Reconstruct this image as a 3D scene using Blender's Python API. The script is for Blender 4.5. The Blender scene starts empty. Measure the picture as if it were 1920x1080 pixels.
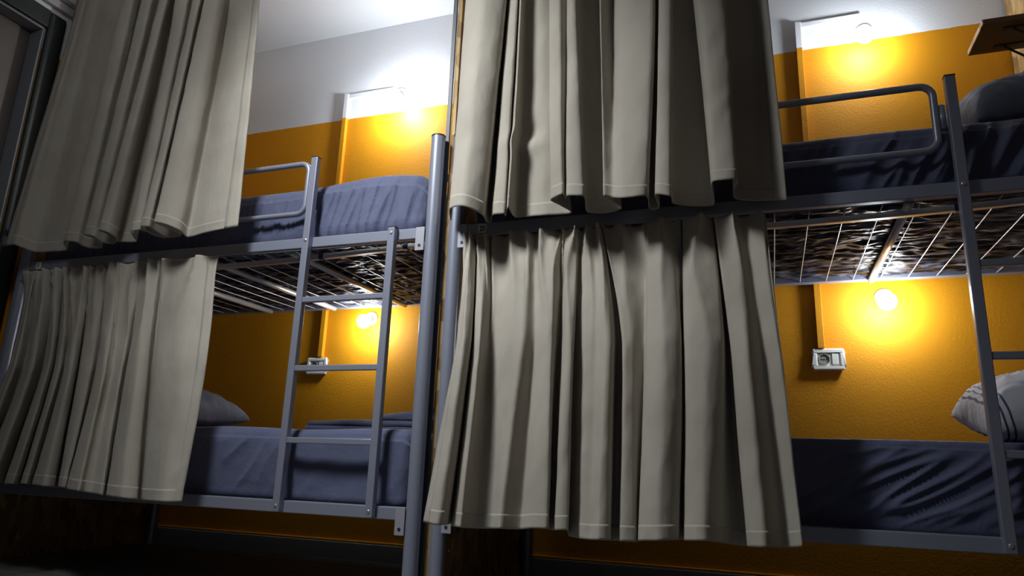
import bpy, bmesh, math, random
from mathutils import Vector, Matrix, noise

# ------------------------------------------------------------------ camera, world, exposure
scene = bpy.context.scene
COL = scene.collection
cam_data = bpy.data.cameras.new('camera')
cam_data.sensor_width = 36.0
cam_data.lens = 36.0 * 1320.44 / 1920.0
cam_data.clip_start = 0.02
camera = bpy.data.objects.new('camera', cam_data)
COL.objects.link(camera)
yaw, pitch, roll = 0.3539, 0.2479, 0.0365
fw = Vector((-math.sin(yaw) * math.cos(pitch), math.cos(yaw) * math.cos(pitch), math.sin(pitch)))
r0 = Vector((math.cos(yaw), math.sin(yaw), 0.0))
u0 = r0.cross(fw)
rt = r0 * math.cos(roll) + u0 * math.sin(roll)
up = -r0 * math.sin(roll) + u0 * math.cos(roll)
camera.matrix_world = Matrix(((rt.x, up.x, -fw.x, 1.0622),
                              (rt.y, up.y, -fw.y, -2.0653),
                              (rt.z, up.z, -fw.z, 0.4506),
                              (0, 0, 0, 1)))
scene.camera = camera

world = bpy.data.worlds.new('room_ambient')
scene.world = world
world.use_nodes = True
world.node_tree.nodes['Background'].inputs[0].default_value = (0.55, 0.62, 0.75, 1)
world.node_tree.nodes['Background'].inputs[1].default_value = 0.055

vs = scene.view_settings
vs.view_transform = 'Standard'
vs.look = 'None'
vs.exposure = 0.0
vs.gamma = 1.0
vs.use_curve_mapping = False
scene.cycles.use_denoising = True
scene.cycles.max_bounces = 8
scene.cycles.diffuse_bounces = 4
scene.cycles.sample_clamp_indirect = 6.0

SPOT_POS = (-0.45, -1.45, 2.68)
SPOT_AIM = (-0.10, 0.0, 1.20)
SPOT_POWER = 258.0
SPOT_ANGLE = 80.0
SPOT_RADIUS = 0.27
BULBS = {'upper_door': 335.0, 'upper_shelf': 150.0, 'lower_door': 140.0, 'lower_socket': 160.0}

# ------------------------------------------------------------------ materials
def new_mat(name):
    m = bpy.data.materials.new(name)
    m.use_nodes = True
    nt = m.node_tree
    return m, nt, nt.nodes['Principled BSDF']

def plain(name, col, rough=0.5, metal=0.0, spec=0.5):
    m, nt, p = new_mat(name)
    p.inputs['Base Color'].default_value = (*col, 1)
    p.inputs['Roughness'].default_value = rough
    p.inputs['Metallic'].default_value = metal
    p.inputs['Specular IOR Level'].default_value = spec
    return m

def add_bump(nt, p, scale, strength, dist=0.01, detail=4, stretch=None, rough=0.55):
    tc = nt.nodes.new('ShaderNodeTexCoord')
    nz = nt.nodes.new('ShaderNodeTexNoise')
    nz.inputs['Scale'].default_value = scale
    nz.inputs['Detail'].default_value = detail
    nz.inputs['Roughness'].default_value = rough
    src = tc.outputs['Object']
    if stretch:
        mp = nt.nodes.new('ShaderNodeMapping')
        mp.inputs['Scale'].default_value = stretch
        nt.links.new(src, mp.inputs[0])
        src = mp.outputs[0]
    nt.links.new(src, nz.inputs['Vector'])
    bp = nt.nodes.new('ShaderNodeBump')
    bp.inputs['Strength'].default_value = strength
    bp.inputs['Distance'].default_value = dist
    nt.links.new(nz.outputs['Fac'], bp.inputs['Height'])
    nt.links.new(bp.outputs[0], p.inputs['Normal'])
    return nz, bp

def vary(nt, p, col_a, col_b, scale, detail=3, lo=0.35, hi=0.65, stretch=None):
    tc = nt.nodes.new('ShaderNodeTexCoord')
    nz = nt.nodes.new('ShaderNodeTexNoise')
    nz.inputs['Scale'].default_value = scale
    nz.inputs['Detail'].default_value = detail
    src = tc.outputs['Object']
    if stretch:
        mp = nt.nodes.new('ShaderNodeMapping')
        mp.inputs['Scale'].default_value = stretch
        nt.links.new(src, mp.inputs[0])
        src = mp.outputs[0]
    nt.links.new(src, nz.inputs['Vector'])
    rp = nt.nodes.new('ShaderNodeValToRGB')
    rp.color_ramp.elements[0].position = lo
    rp.color_ramp.elements[0].color = (*col_a, 1)
    rp.color_ramp.elements[1].position = hi
    rp.color_ramp.elements[1].color = (*col_b, 1)
    nt.links.new(nz.outputs['Fac'], rp.inputs[0])
    nt.links.new(rp.outputs[0], p.inputs['Base Color'])
    return rp

PAINT_Z = 2.30
def paint_wall():
    """rough plaster, ochre up to the painted line, white above it"""
    m, nt, p = new_mat('two_tone_plaster')
    geo = nt.nodes.new('ShaderNodeNewGeometry')
    sep = nt.nodes.new('ShaderNodeSeparateXYZ')
    nt.links.new(geo.outputs['Position'], sep.inputs[0])
    nz = nt.nodes.new('ShaderNodeTexNoise')
    nz.inputs['Scale'].default_value = 30
    nt.links.new(geo.outputs['Position'], nz.inputs['Vector'])
    wob = nt.nodes.new('ShaderNodeMath'); wob.operation = 'MULTIPLY_ADD'
    wob.inputs[1].default_value = 0.006
    nt.links.new(nz.outputs['Fac'], wob.inputs[0])
    nt.links.new(sep.outputs['Z'], wob.inputs[2])
    gt = nt.nodes.new('ShaderNodeMath'); gt.operation = 'GREATER_THAN'
    gt.inputs[1].default_value = PAINT_Z + 0.003
    nt.links.new(wob.outputs[0], gt.inputs[0])
    patch = nt.nodes.new('ShaderNodeTexNoise')
    patch.inputs['Scale'].default_value = 3.0
    patch.inputs['Detail'].default_value = 3
    nt.links.new(geo.outputs['Position'], patch.inputs['Vector'])
    ochre = nt.nodes.new('ShaderNodeMix'); ochre.data_type = 'RGBA'
    ochre.inputs['A'].default_value = (0.64, 0.262, 0.003, 1)
    ochre.inputs['B'].default_value = (0.72, 0.305, 0.004, 1)
    nt.links.new(patch.outputs['Fac'], ochre.inputs['Factor'])
    mix = nt.nodes.new('ShaderNodeMix'); mix.data_type = 'RGBA'
    mix.inputs['B'].default_value = (0.80, 0.82, 0.86, 1)
    nt.links.new(ochre.outputs['Result'], mix.inputs['A'])
    nt.links.new(gt.outputs[0], mix.inputs['Factor'])
    nt.links.new(mix.outputs['Result'], p.inputs['Base Color'])
    p.inputs['Roughness'].default_value = 0.66
    p.inputs['Specular IOR Level'].default_value = 0.35
    n1 = nt.nodes.new('ShaderNodeTexNoise')
    n1.inputs['Scale'].default_value = 105
    n1.inputs['Detail'].default_value = 3.0
    n1.inputs['Roughness'].default_value = 0.5
    n1.inputs['Distortion'].default_value = 0.6
    nt.links.new(geo.outputs['Position'], n1.inputs['Vector'])
    bp = nt.nodes.new('ShaderNodeBump')
    bp.inputs['Strength'].default_value = 0.30
    bp.inputs['Distance'].default_value = 0.004
    nt.links.new(n1.outputs['Fac'], bp.inputs['Height'])
    nt.links.new(bp.outputs[0], p.inputs['Normal'])
    return m

def fabric_curtain():
    m, nt, p = new_mat('beige_curtain_cotton')
    vary(nt, p, (0.455, 0.42, 0.36), (0.515, 0.48, 0.415), 5.0, 4)
    p.inputs['Roughness'].default_value = 0.9
    p.inputs['Specular IOR Level'].default_value = 0.15
    p.inputs['Sheen Weight'].default_value = 0.12
    add_bump(nt, p, 10, 0.55, 0.024, 3, (1.0, 1.0, 0.5), 0.45)
    tr = nt.nodes.new('ShaderNodeBsdfTranslucent')
    tr.inputs[0].default_value = (0.42, 0.34, 0.24, 1)
    mx = nt.nodes.new('ShaderNodeMixShader')
    mx.inputs[0].default_value = 0.10
    out = nt.nodes['Material Output']
    nt.links.new(p.outputs[0], mx.inputs[1])
    nt.links.new(tr.outputs[0], mx.inputs[2])
    nt.links.new(mx.outputs[0], out.inputs['Surface'])
    return m

def fabric_sheet(name, a, b, rough=0.72):
    m, nt, p = new_mat(name)
    vary(nt, p, a, b, 4.0, 4)
    p.inputs['Roughness'].default_value = rough
    p.inputs['Specular IOR Level'].default_value = 0.25
    p.inputs['Sheen Weight'].default_value = 0.15
    add_bump(nt, p, 11, 0.5, 0.02, 5, (1.0, 1.0, 0.8))
    return m

def osb():
    m, nt, p = new_mat('strand_board')
    tc = nt.nodes.new('ShaderNodeTexCoord')
    mp = nt.nodes.new('ShaderNodeMapping')
    mp.inputs['Scale'].default_value = (34, 34, 14)
    nt.links.new(tc.outputs['Object'], mp.inputs[0])
    vo = nt.nodes.new('ShaderNodeTexVoronoi')
    vo.inputs['Scale'].default_value = 1.0
    nt.links.new(mp.outputs[0], vo.inputs['Vector'])
    sep = nt.nodes.new('ShaderNodeSeparateColor')
    nt.links.new(vo.outputs['Color'], sep.inputs[0])
    rp = nt.nodes.new('ShaderNodeValToRGB')
    rp.color_ramp.elements[0].color = (0.24, 0.13, 0.045, 1)
    rp.color_ramp.elements[1].color = (0.56, 0.38, 0.17, 1)
    e = rp.color_ramp.elements.new(0.55); e.color = (0.43, 0.27, 0.10, 1)
    nt.links.new(sep.outputs[0], rp.inputs[0])
    nt.links.new(rp.outputs[0], p.inputs['Base Color'])
    bp = nt.nodes.new('ShaderNodeBump')
    bp.inputs['Strength'].default_value = 0.3
    bp.inputs['Distance'].default_value = 0.003
    nt.links.new(sep.outputs[1], bp.inputs['Height'])
    nt.links.new(bp.outputs[0], p.inputs['Normal'])
    p.inputs['Roughness'].default_value = 0.7
    return m

def emitter(name, col, strength):
    m, nt, p = new_mat(name)
    p.inputs['Base Color'].default_value = (0.9, 0.9, 0.9, 1)
    p.inputs['Emission Color'].default_value = (*col, 1)
    p.inputs['Emission Strength'].default_value = strength
    return m

def floor_tiles():
    m, nt, p = new_mat('grey_floor_tile')
    tc = nt.nodes.new('ShaderNodeTexCoord')
    br = nt.nodes.new('ShaderNodeTexBrick')
    br.offset = 0.0
    br.inputs['Color1'].default_value = (0.20, 0.20, 0.195, 1)
    br.inputs['Color2'].default_value = (0.24, 0.235, 0.225, 1)
    br.inputs['Mortar'].default_value = (0.07, 0.07, 0.068, 1)
    br.inputs['Scale'].default_value = 1.0
    br.inputs['Mortar Size'].default_value = 0.004
    br.inputs['Brick Width'].default_value = 0.40
    br.inputs['Row Height'].default_value = 0.40
    nt.links.new(tc.outputs['Object'], br.inputs['Vector'])
    nt.links.new(br.outputs['Color'], p.inputs['Base Color'])
    p.inputs['Roughness'].default_value = 0.42
    add_bump(nt, p, 14, 0.15, 0.004, 3)
    return m

def painted_steel():
    m, nt, p = new_mat('grey_painted_steel')
    p.inputs['Base Color'].default_value = (0.29, 0.315, 0.40, 1)
    p.inputs['Metallic'].default_value = 0.35
    p.inputs['Roughness'].default_value = 0.34
    add_bump(nt, p, 160, 0.05, 0.001, 2)
    return m

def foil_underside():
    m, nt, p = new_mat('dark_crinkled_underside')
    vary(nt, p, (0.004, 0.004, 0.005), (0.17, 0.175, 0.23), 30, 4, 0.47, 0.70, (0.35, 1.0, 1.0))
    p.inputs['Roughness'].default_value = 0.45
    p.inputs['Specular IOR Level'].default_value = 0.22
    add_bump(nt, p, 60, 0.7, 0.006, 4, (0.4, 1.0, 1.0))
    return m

M = {
    'wall': paint_wall(),
    'curtain': fabric_curtain(),
    'sheet': fabric_sheet('slate_blue_sheet', (0.078, 0.091, 0.160), (0.096, 0.110, 0.188)),
    'pillow': fabric_sheet('slate_blue_pillowcase', (0.38, 0.41, 0.48), (0.44, 0.47, 0.53)),
    'darkpillow': fabric_sheet('dark_blue_pillowcase', (0.095, 0.115, 0.165), (0.12, 0.14, 0.195)),
    'blanket': fabric_sheet('navy_blanket', (0.035, 0.038, 0.075), (0.05, 0.055, 0.10)),
    'osb': osb(),
    'steel': painted_steel(),
    'chrome': plain('bare_zinc_steel', (0.62, 0.61, 0.61), 0.28, 0.5),
    'wire': plain('bright_wire', (0.60, 0.60, 0.61), 0.35, 0.3),
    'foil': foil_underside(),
    'black': plain('black_plastic', (0.015, 0.015, 0.017), 0.45),
    'navy': plain('navy_plastic_clip', (0.015, 0.025, 0.09), 0.4),
    'darksteel': plain('dark_blue_painted_bar', (0.045, 0.052, 0.068), 0.45),
    'white': plain('white_plastic', (0.84, 0.83, 0.78), 0.35),
    'greyplastic': plain('grey_socket_plastic', (0.33, 0.34, 0.29), 0.4),
    'lampwhite': plain('lampholder_white', (0.75, 0.75, 0.75), 0.4),
    'ceilinglamp': emitter('white_lens', (0.95, 0.98, 1.0), 11.0),
    'ceiling': plain('white_ceiling_paint', (0.76, 0.775, 0.80), 0.8),
    'floor': floor_tiles(),
    'stone': plain('grey_stone_skirting', (0.36, 0.355, 0.335), 0.5),
    'casing': plain('black_green_door_casing', (0.008, 0.016, 0.016), 0.5),
    'doorgrey': plain('grey_door_frame', (0.24, 0.25, 0.28), 0.5),
    'doorleaf': plain('grey_brown_door_leaf', (0.12, 0.11, 0.10), 0.5),
    'shelfwood': plain('brown_shelf_board', (0.11, 0.06, 0.03), 0.55),
    'plate': plain('pale_zinc_plate', (0.38, 0.39, 0.44), 0.4, 0.3),
    'sticker': plain('white_sticker', (0.88, 0.88, 0.86), 0.5),
    'zinc': plain('zinc_screw', (0.6, 0.6, 0.6), 0.35, 0.8),
    'stripe': plain('navy_stripe_print', (0.035, 0.045, 0.10), 0.8),
    'trunk': plain('white_cable_trunking', (0.42, 0.43, 0.45), 0.5),
}

for key, watts in BULBS.items():
    M['bulb_' + key] = emitter('cool_white_bulb_' + key, (0.86, 0.93, 1.0), watts)

# ------------------------------------------------------------------ mesh helpers
def link(o, parent=None):
    COL.objects.link(o)
    if parent is not None:
        o.parent = parent
    return o

def empty(name, loc, label=None, cat=None, group=None, kind=None):
    o = bpy.data.objects.new(name, None)
    o.location = loc
    o.empty_display_size = 0.05
    link(o)
    tag(o, label, cat, group, kind)
    return o

def tag(o, label=None, cat=None, group=None, kind=None):
    if label: o['label'] = label
    if cat: o['category'] = cat
    if group: o['group'] = group
    if kind: o['kind'] = kind
    return o

def build(name, bm, mat, parent=None, loc=None, smooth=False, bevel=0.0, label=None):
    """bm is authored in the parent's frame (or in the world when loc is given: it is then moved to origin loc)"""
    if loc is not None:
        bmesh.ops.translate(bm, verts=bm.verts, vec=-Vector(loc))
    bmesh.ops.recalc_face_normals(bm, faces=bm.faces)
    me = bpy.data.meshes.new(name)
    bm.to_mesh(me); bm.free()
    for q in me.polygons: q.use_smooth = smooth
    mats = mat if isinstance(mat, (list, tuple)) else [mat]
    for mm in mats:
        me.materials.append(M[mm])
    o = bpy.data.objects.new(name, me)
    if loc is not None: o.location = loc
    link(o, parent)
    if bevel > 0:
        b = o.modifiers.new('bevel', 'BEVEL')
        b.width = bevel; b.segments = 2; b.limit_method = 'ANGLE'
        b.harden_normals = False
    if label: o['label'] = label
    return o

def box(bm, lo, hi):
    x0, y0, z0 = lo; x1, y1, z1 = hi
    v = [bm.verts.new(p) for p in ((x0, y0, z0), (x1, y0, z0), (x1, y1, z0), (x0, y1, z0),
                                   (x0, y0, z1), (x1, y0, z1), (x1, y1, z1), (x0, y1, z1))]
    for f in ((0, 3, 2, 1), (4, 5, 6, 7), (0, 1, 5, 4), (1, 2, 6, 5), (2, 3, 7, 6), (3, 0, 4, 7)):
        bm.faces.new([v[i] for i in f])
    return v

def bxm(lo, hi):
    bm = bmesh.new(); box(bm, lo, hi); return bm

def tube(bm, pts, r, seg=12, caps=True, square=False):
    pts = [Vector(p) for p in pts]
    n = len(pts)
    if square: seg = 4
    rings = []
    prev = None
    for i, p in enumerate(pts):
        t = (pts[min(i + 1, n - 1)] - pts[max(i - 1, 0)]).normalized()
        if prev is None:
            a = Vector((0, 0, 1)) if abs(t.z) < 0.9 else Vector((0, 1, 0))
            s = t.cross(a).normalized()
        else:
            s = (prev - t * prev.dot(t)).normalized()
        prev = s
        w = t.cross(s)
        off = math.pi / 4 if square else 0.0
        rr = r * (math.sqrt(2) if square else 1.0)
        rings.append([bm.verts.new(p + (s * math.cos(off + 2 * math.pi * k / seg) + w * math.sin(off + 2 * math.pi * k / seg)) * rr) for k in range(seg)])
    for a, b in zip(rings, rings[1:]):
        for k in range(seg):
            bm.faces.new((a[k], a[(k + 1) % seg], b[(k + 1) % seg], b[k]))
    if caps:
        bm.faces.new(rings[0][::-1]); bm.faces.new(rings[-1])

def tbm(pts, r, seg=12, square=False):
    bm = bmesh.new(); tube(bm, pts, r, seg, True, square); return bm

def lathe(bm, prof, base, axis, seg=24, close=True):
    """prof: (distance along axis, radius)"""
    base = Vector(base); ax = Vector(axis).normalized()
    a = Vector((0, 0, 1)) if abs(ax.z) < 0.9 else Vector((1, 0, 0))
    s = ax.cross(a).normalized(); w = ax.cross(s)
    rings = []
    for d, r in prof:
        c = base + ax * d
        if r < 1e-6:
            rings.append([bm.verts.new(c)])
        else:
            rings.append([bm.verts.new(c + (s * math.cos(2 * math.pi * k / seg) + w * math.sin(2 * math.pi * k / seg)) * r) for k in range(seg)])
    for A, B in zip(rings, rings[1:]):
        for k in range(seg):
            k2 = (k + 1) % seg
            if len(A) == 1 and len(B) == 1: continue
            if len(A) == 1: bm.faces.new((A[0], B[k2], B[k]))
            elif len(B) == 1: bm.faces.new((A[k], A[k2], B[0]))
            else: bm.faces.new((A[k], A[k2], B[k2], B[k]))
    if len(rings[0]) > 1: bm.faces.new(rings[0][::-1])
    if len(rings[-1]) > 1: bm.faces.new(rings[-1])

def lbm(prof, base, axis, seg=24):
    bm = bmesh.new(); lathe(bm, prof, base, axis, seg); return bm

def arc(c, r, a0, a1, n, plane='xz'):
    out = []
    for i in range(n + 1):
        a = math.radians(a0 + (a1 - a0) * i / n)
        out.append((c[0] + r * math.cos(a), c[1], c[2] + r * math.sin(a)))
    return out

# ------------------------------------------------------------------ the room
WALL_Y = 0.98
LEFT_X = -2.12
CEIL_Z = 2.85
def structure(name, bm, mat, parent=None, bevel=0.0):
    o = build(name, bm, mat, parent, bevel=bevel)
    if parent is None: o['kind'] = 'structure'
    return o

structure('floor', bxm((LEFT_X - 0.12, -3.4, -0.10), (3.3, WALL_Y + 0.10, 0.0)), 'floor')
structure('ceiling', bxm((LEFT_X - 0.12, -3.4, CEIL_Z), (3.3, WALL_Y + 0.10, CEIL_Z + 0.10)), 'ceiling')
structure('wall_back', bxm((LEFT_X, WALL_Y, 0.0), (3.2, WALL_Y + 0.10, CEIL_Z)), 'wall')
DOOR_Y0, DOOR_Y1, DOOR_Z = -1.00, -0.05, 2.41
bm = bmesh.new()
box(bm, (LEFT_X - 0.12, DOOR_Y1, 0.0), (LEFT_X, WALL_Y, CEIL_Z))
box(bm, (LEFT_X - 0.12, -3.4, 0.0), (LEFT_X, DOOR_Y0, CEIL_Z))
box(bm, (LEFT_X - 0.12, DOOR_Y0, DOOR_Z), (LEFT_X, DOOR_Y1, CEIL_Z))
structure('wall_left', bm, 'wall')
structure('wall_right', bxm((3.2, -3.4, 0.0), (3.3, WALL_Y + 0.10, CEIL_Z)), 'wall')
structure('baseboard_back', bxm((LEFT_X, WALL_Y - 0.014, 0.0), (3.2, WALL_Y, 0.078)), 'stone', bevel=0.003)
structure('trim_1', bxm((LEFT_X, WALL_Y - 0.012, 0.078), (3.2, WALL_Y, 0.088)), 'wall', bevel=0.003)

# door in the left wall: leaf in a deep grey frame, black-green casing around it
door = empty('door_1', (LEFT_X, (DOOR_Y0 + DOOR_Y1) / 2, 0.0), kind='structure')
def door_part(name, lo, hi, mat, bev=0.004):
    oy = door.location.y
    return build(name, bxm((lo[0], lo[1] - oy, lo[2]), (hi[0], hi[1] - oy, hi[2])), mat, door, bevel=bev)
door_part('casing', (0.0, DOOR_Y1, 0.0), (0.022, DOOR_Y1 + 0.085, DOOR_Z + 0.09), 'casing', 0.012)
door_part('casing', (0.0, DOOR_Y0 - 0.085, 0.0), (0.022, DOOR_Y0, DOOR_Z + 0.09), 'casing', 0.012)
door_part('casing', (0.0, DOOR_Y0, DOOR_Z), (0.022, DOOR_Y1, DOOR_Z + 0.09), 'casing', 0.004)
door_part('jamb', (-0.118, DOOR_Y1 - 0.012, 0.0), (0.004, DOOR_Y1, DOOR_Z), 'doorgrey', 0.002)
door_part('jamb', (-0.118, DOOR_Y0, 0.0), (0.004, DOOR_Y0 + 0.012, DOOR_Z), 'doorgrey', 0.002)
door_part('head_jamb', (-0.118, DOOR_Y0 + 0.012, DOOR_Z - 0.012), (0.004, DOOR_Y1 - 0.012, DOOR_Z), 'doorgrey', 0.002)
leaf = door_part('leaf', (-0.112, DOOR_Y0 + 0.014, 0.004), (-0.075, DOOR_Y1 - 0.014, DOOR_Z - 0.014), 'doorleaf', 0.003)
for a, b in ((0.14, 0.42), (0.53, 0.81)):
    for c, d in ((0.15, 1.0), (1.12, 2.24)):
        o = build('raised_panel', bxm((-0.076, DOOR_Y0 + a - door.location.y, c), (-0.064, DOOR_Y0 + b - door.location.y, d)), 'doorleaf', leaf, bevel=0.006)
o = structure('trim_2', bxm((LEFT_X, -3.0, 2.532), (LEFT_X + 0.028, WALL_Y, 2.572)), 'trunk', bevel=0.003)
structure('trim_3', bxm((LEFT_X, -3.0, 2.588), (LEFT_X + 0.016, WALL_Y, 2.612)), 'trunk', bevel=0.003)

# ------------------------------------------------------------------ strand board partitions
def partition(x0, x1, y0, label, screws=()):
    cx, cy = (x0 + x1) / 2, (y0 + WALL_Y - 0.015) / 2
    e = empty('partition_panel', (cx, cy, 0.0), label, 'partition')
    hx, hy = (x1 - x0) / 2, (WALL_Y - 0.016 - y0) / 2
    build('board', bxm((-hx, -hy, 0.0), (hx, hy, CEIL_Z - 0.002)), 'osb', e, bevel=0.0015)
    for sx, sy, sz, dx in screws:
        build('screw', lbm([(0, .0025), (.014, .0025), (.014, .0055), (.017, .004)], (sx - cx, sy - cy, sz), (dx, 0, 0), 12), 'zinc', e, smooth=False)
    return e
partition(-2.052, -2.022, 0.022, 'strand board partition at the far end of the bunk beside the dark door')
p_mid = partition(0.0265, 0.0435, 0.040, 'tall strand board partition standing between the two bunk beds', [(0.0425, 0.154, 0.179, 1)])
partition(2.050, 2.068, 0.050, 'strand board partition that carries the small shelf')
bar = build('upright_bar', bxm((0.011, 0.0300, 0.0), (0.0262, 0.0395, CEIL_Z - 0.002)), 'darksteel', None, loc=(0.0186, 0.0347, 0.0), bevel=0.001)
tag(bar, 'dark blue-grey flat metal upright along the front edge of the middle partition', 'upright')

# ------------------------------------------------------------------ bunk beds
RAIL_H = 0.0385
POST_R = 0.0245
def bunk(ox, oy, L, BED_W, lad0, lad1, dz, label, cross, guard_to, sticker_x, sticker_text):
    e = empty('bunk_bed', (ox, oy, 0.0), label, 'bunk bed', 'grey metal bunk beds')
    z2, z1 = 1.1965 + dz, 0.2755 + dz
    ztop = 1.579 + dz
    for px in (0.0, -L):
        for py in (0.0, BED_W):
            p = build('post', lbm([(0, POST_R), (ztop, POST_R)], (px, py, 0), (0, 0, 1), 28), 'steel', e, smooth=True)
            es = p.modifiers.new('edge', 'EDGE_SPLIT')
            build('cap', lbm([(0, POST_R + .0012), (.004, POST_R + .0012), (.0075, POST_R - .006)], (px, py, ztop - .001), (0, 0, 1), 28), 'black', p)
    def rect(name, lo, hi, mat='steel', parent=None, bev=0.0025):
        return build(name, bxm(lo, hi), mat, parent or e, bevel=bev)
    for zz in (z1, z2):
        rect('side_rail', (-L + POST_R - .004, -.020, zz), (-POST_R + .004, .016, zz + RAIL_H))
        rect('side_rail', (-L + POST_R - .004, BED_W - .018, zz), (-POST_R + .004, BED_W + .018, zz + RAIL_H))
        for px in (0.0, -L):
            rect('end_rail', (px - .012, POST_R - .004, zz), (px + .012, BED_W - POST_R + .004, zz + RAIL_H))
        # bolt plates hanging below the rail ends
        for s, px in ((1, 0.0), (-1, -L)):
            x_in, x_out = px - s * .019, px - s * .052
            pl = rect('bolt_plate', (min(x_in, x_out), -.0235, zz - .044), (max(x_in, x_out), -.0195, zz + RAIL_H + .001), 'plate', None, .001)
            build('bolt_hole', lbm([(0, .0052), (.0014, .0052)], ((x_in + x_out) / 2, -.0234, zz - .026), (0, -1, 0), 14), 'black', pl)
    for px in (0.0, -L):
        for zz in (1.46, 0.62):
            build('end_bar', tbm([(px, POST_R - .004, zz + dz), (px, BED_W - POST_R + .004, zz + dz)], .0115, 12), 'steel', e, smooth=True)
    # ladder
    st = .0135
    for sx, top in ((lad0, 1.543 + dz), (lad1, 1.238 + dz)):
        s = rect('ladder_stile', (sx - st, -.0455, z1 + .003), (sx + st, -.0205, top))
        rect('cap', (sx - st - .0006, -.046, top - .001), (sx + st + .0006, -.020, top + .003), 'black', s, .001)
        for sz in (z1 + .022, z2 + .020):
            build('screw', lbm([(0, .0062), (.002, .0058), (.003, .004)], (sx, -.0452, sz), (0, -1, 0), 14), 'zinc', s)
    for rz in (.9957, .7528, .5098):
        rect('rung', (lad0 + st - .002, -.042, rz + dz - .0098), (lad1 - st + .002, -.023, rz + dz + .0098))
    # looped guard rail: one bent tube
    gy, zt, zb, xr, rr = -.014, 1.534 + dz, 1.333 + dz, lad0 - .040, .035
    path = [(guard_to, gy, zt)] + arc((xr - rr, gy, zt - rr), rr, 90, 0, 7) + arc((xr - rr, gy, zb + rr), rr, 0, -90, 7) + [(guard_to, gy, zb)]
    path += arc((guard_to, gy, zb + rr), rr, 270, 180, 7)[1:] + arc((guard_to, gy, zt - rr), rr, 180, 90, 7)
    build('guard_rail', tbm(path, .0105, 12), 'steel', e, smooth=True)
    g = build('guard_hinge', lbm([(0, .009), (.072, .009)], (lad0 - .0225, gy, 1.395 + dz), (0, 0, 1), 14), 'steel', e, smooth=True)
    # sprung base: sagging lengthwise bar, cross tubes, wires
    n = 24
    pts = []
    for i in range(n + 1):
        t = i / n
        pts.append((-.012 - (L - .024) * t, .060, z2 + .006 - .028 * math.sin(math.pi * t)))
    build('base_bar', tbm(pts, .0088, 4, True), 'chrome', e)
    for cx in (lad0 + .004, lad1 + .006):
        t = -cx / L
        zc = z2 + .006 - .028 * math.sin(math.pi * t)
        rect('clip', (cx - .009, .048, zc - .011), (cx + .009, .072, zc + .011), 'navy', None, .002)
    for cx in cross:
        build('cross_tube', tbm([(cx, .014, z2 - .002), (cx, BED_W - .016, z2 - .002)], .0125, 14), 'chrome', e, smooth=True)
    k = 0
    x = -.045
    while x > -L + .04:
        if min(abs(x - c) for c in cross) > .03:
            w = [(x, .012 + (BED_W - .025) * j / 8, z2 + .0045 - .003 * math.sin(math.pi * j / 8)) for j in range(9)]
            build('wire', tbm(w, .0019, 6), 'wire', e, smooth=True)
        x -= .0970
    # number sticker on the front rail
    sx = sticker_x
    sk = build('number_sticker', bxm((sx - .014, -.0210, z2 + .005), (sx + .014, -.0199, z2 + .034)), 'sticker', e, label='small white number sticker')
    if sticker_text:
        cu = bpy.data.curves.new('digits', 'FONT')
        cu.body = sticker_text; cu.size = .027; cu.align_x = 'CENTER'; cu.extrude = .0002
        cu.offset = .0007
        tmp = bpy.data.objects.new('digits', cu); COL.objects.link(tmp)
        dg = bpy.context.evaluated_depsgraph_get()
        me = bpy.data.meshes.new_from_object(tmp.evaluated_get(dg))
        bpy.data.objects.remove(tmp); bpy.data.curves.remove(cu)
        me.materials.clear(); me.materials.append(M['black'])
        dgt = bpy.data.objects.new('printed_number', me)
        dgt.rotation_euler = (math.pi / 2, 0, 0)
        dgt.scale = (.78, 1.06, 1)
        dgt.location = (sx, -.0212, z2 + .0095)
        link(dgt, sk)
    else:
        bm = bmesh.new()
        for a, b, c, d in ((-.007, .012, -.004, .027), (-.004, .012, .005, .015), (-.004, .024, .005, .027), (.004, .015, .007, .022)):
            box(bm, (sx + a, -.0214, z2 + b), (sx + c, -.0209, z2 + d))
        build('worn_print', bm, 'black', sk)
    return e
bunk(0.0, 0.0, 1.978, .925, -0.487, -0.136, 0.0, 'grey metal bunk bed next to the dark door, its ladder fully in view',
     (-.590, -.992, -1.382), -1.45, -1.868, '')
bunk(2.022, 0.041, 1.953, .884, 1.582 - 2.022, 1.933 - 2.022, 0.012, 'grey metal bunk bed with the number 20 sticker, below the small shelf',
     (-.562, -.962, -1.362), -1.50, 0.176 - 2.022, '20')

# ------------------------------------------------------------------ mattresses, pillows, blanket
def rounded_section(y0, y1, z0, z1, r, inset=0.0, m=10):
    y0 += inset; y1 -= inset; z0 += inset * .4; z1 -= inset
    r = max(.004, min(r, (z1 - z0) / 2 - .001))
    loop = []
    def seg(a, b, n):
        for i in range(n): loop.append((a[0] + (b[0] - a[0]) * i / n, a[1] + (b[1] - a[1]) * i / n))
    def corner(cy, cz, a0):
        for i in range(7):
            a = math.radians(a0 + 90 * i / 6); loop.append((cy + r * math.cos(a), cz + r * math.sin(a)))
    corner(y0 + r, z0 + r, 180); seg((y0 + r, z0), (y1 - r, z0), 1)
    corner(y1 - r, z0 + r, 270); seg((y1, z0 + r), (y1, z1 - r), 6)
    corner(y1 - r, z1 - r, 0); seg((y1 - r, z1), (y0 + r, z1), 26)
    corner(y0 + r, z1 - r, 90); seg((y0, z1 - r), (y0, z0 + r), 44)
    return loop

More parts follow.
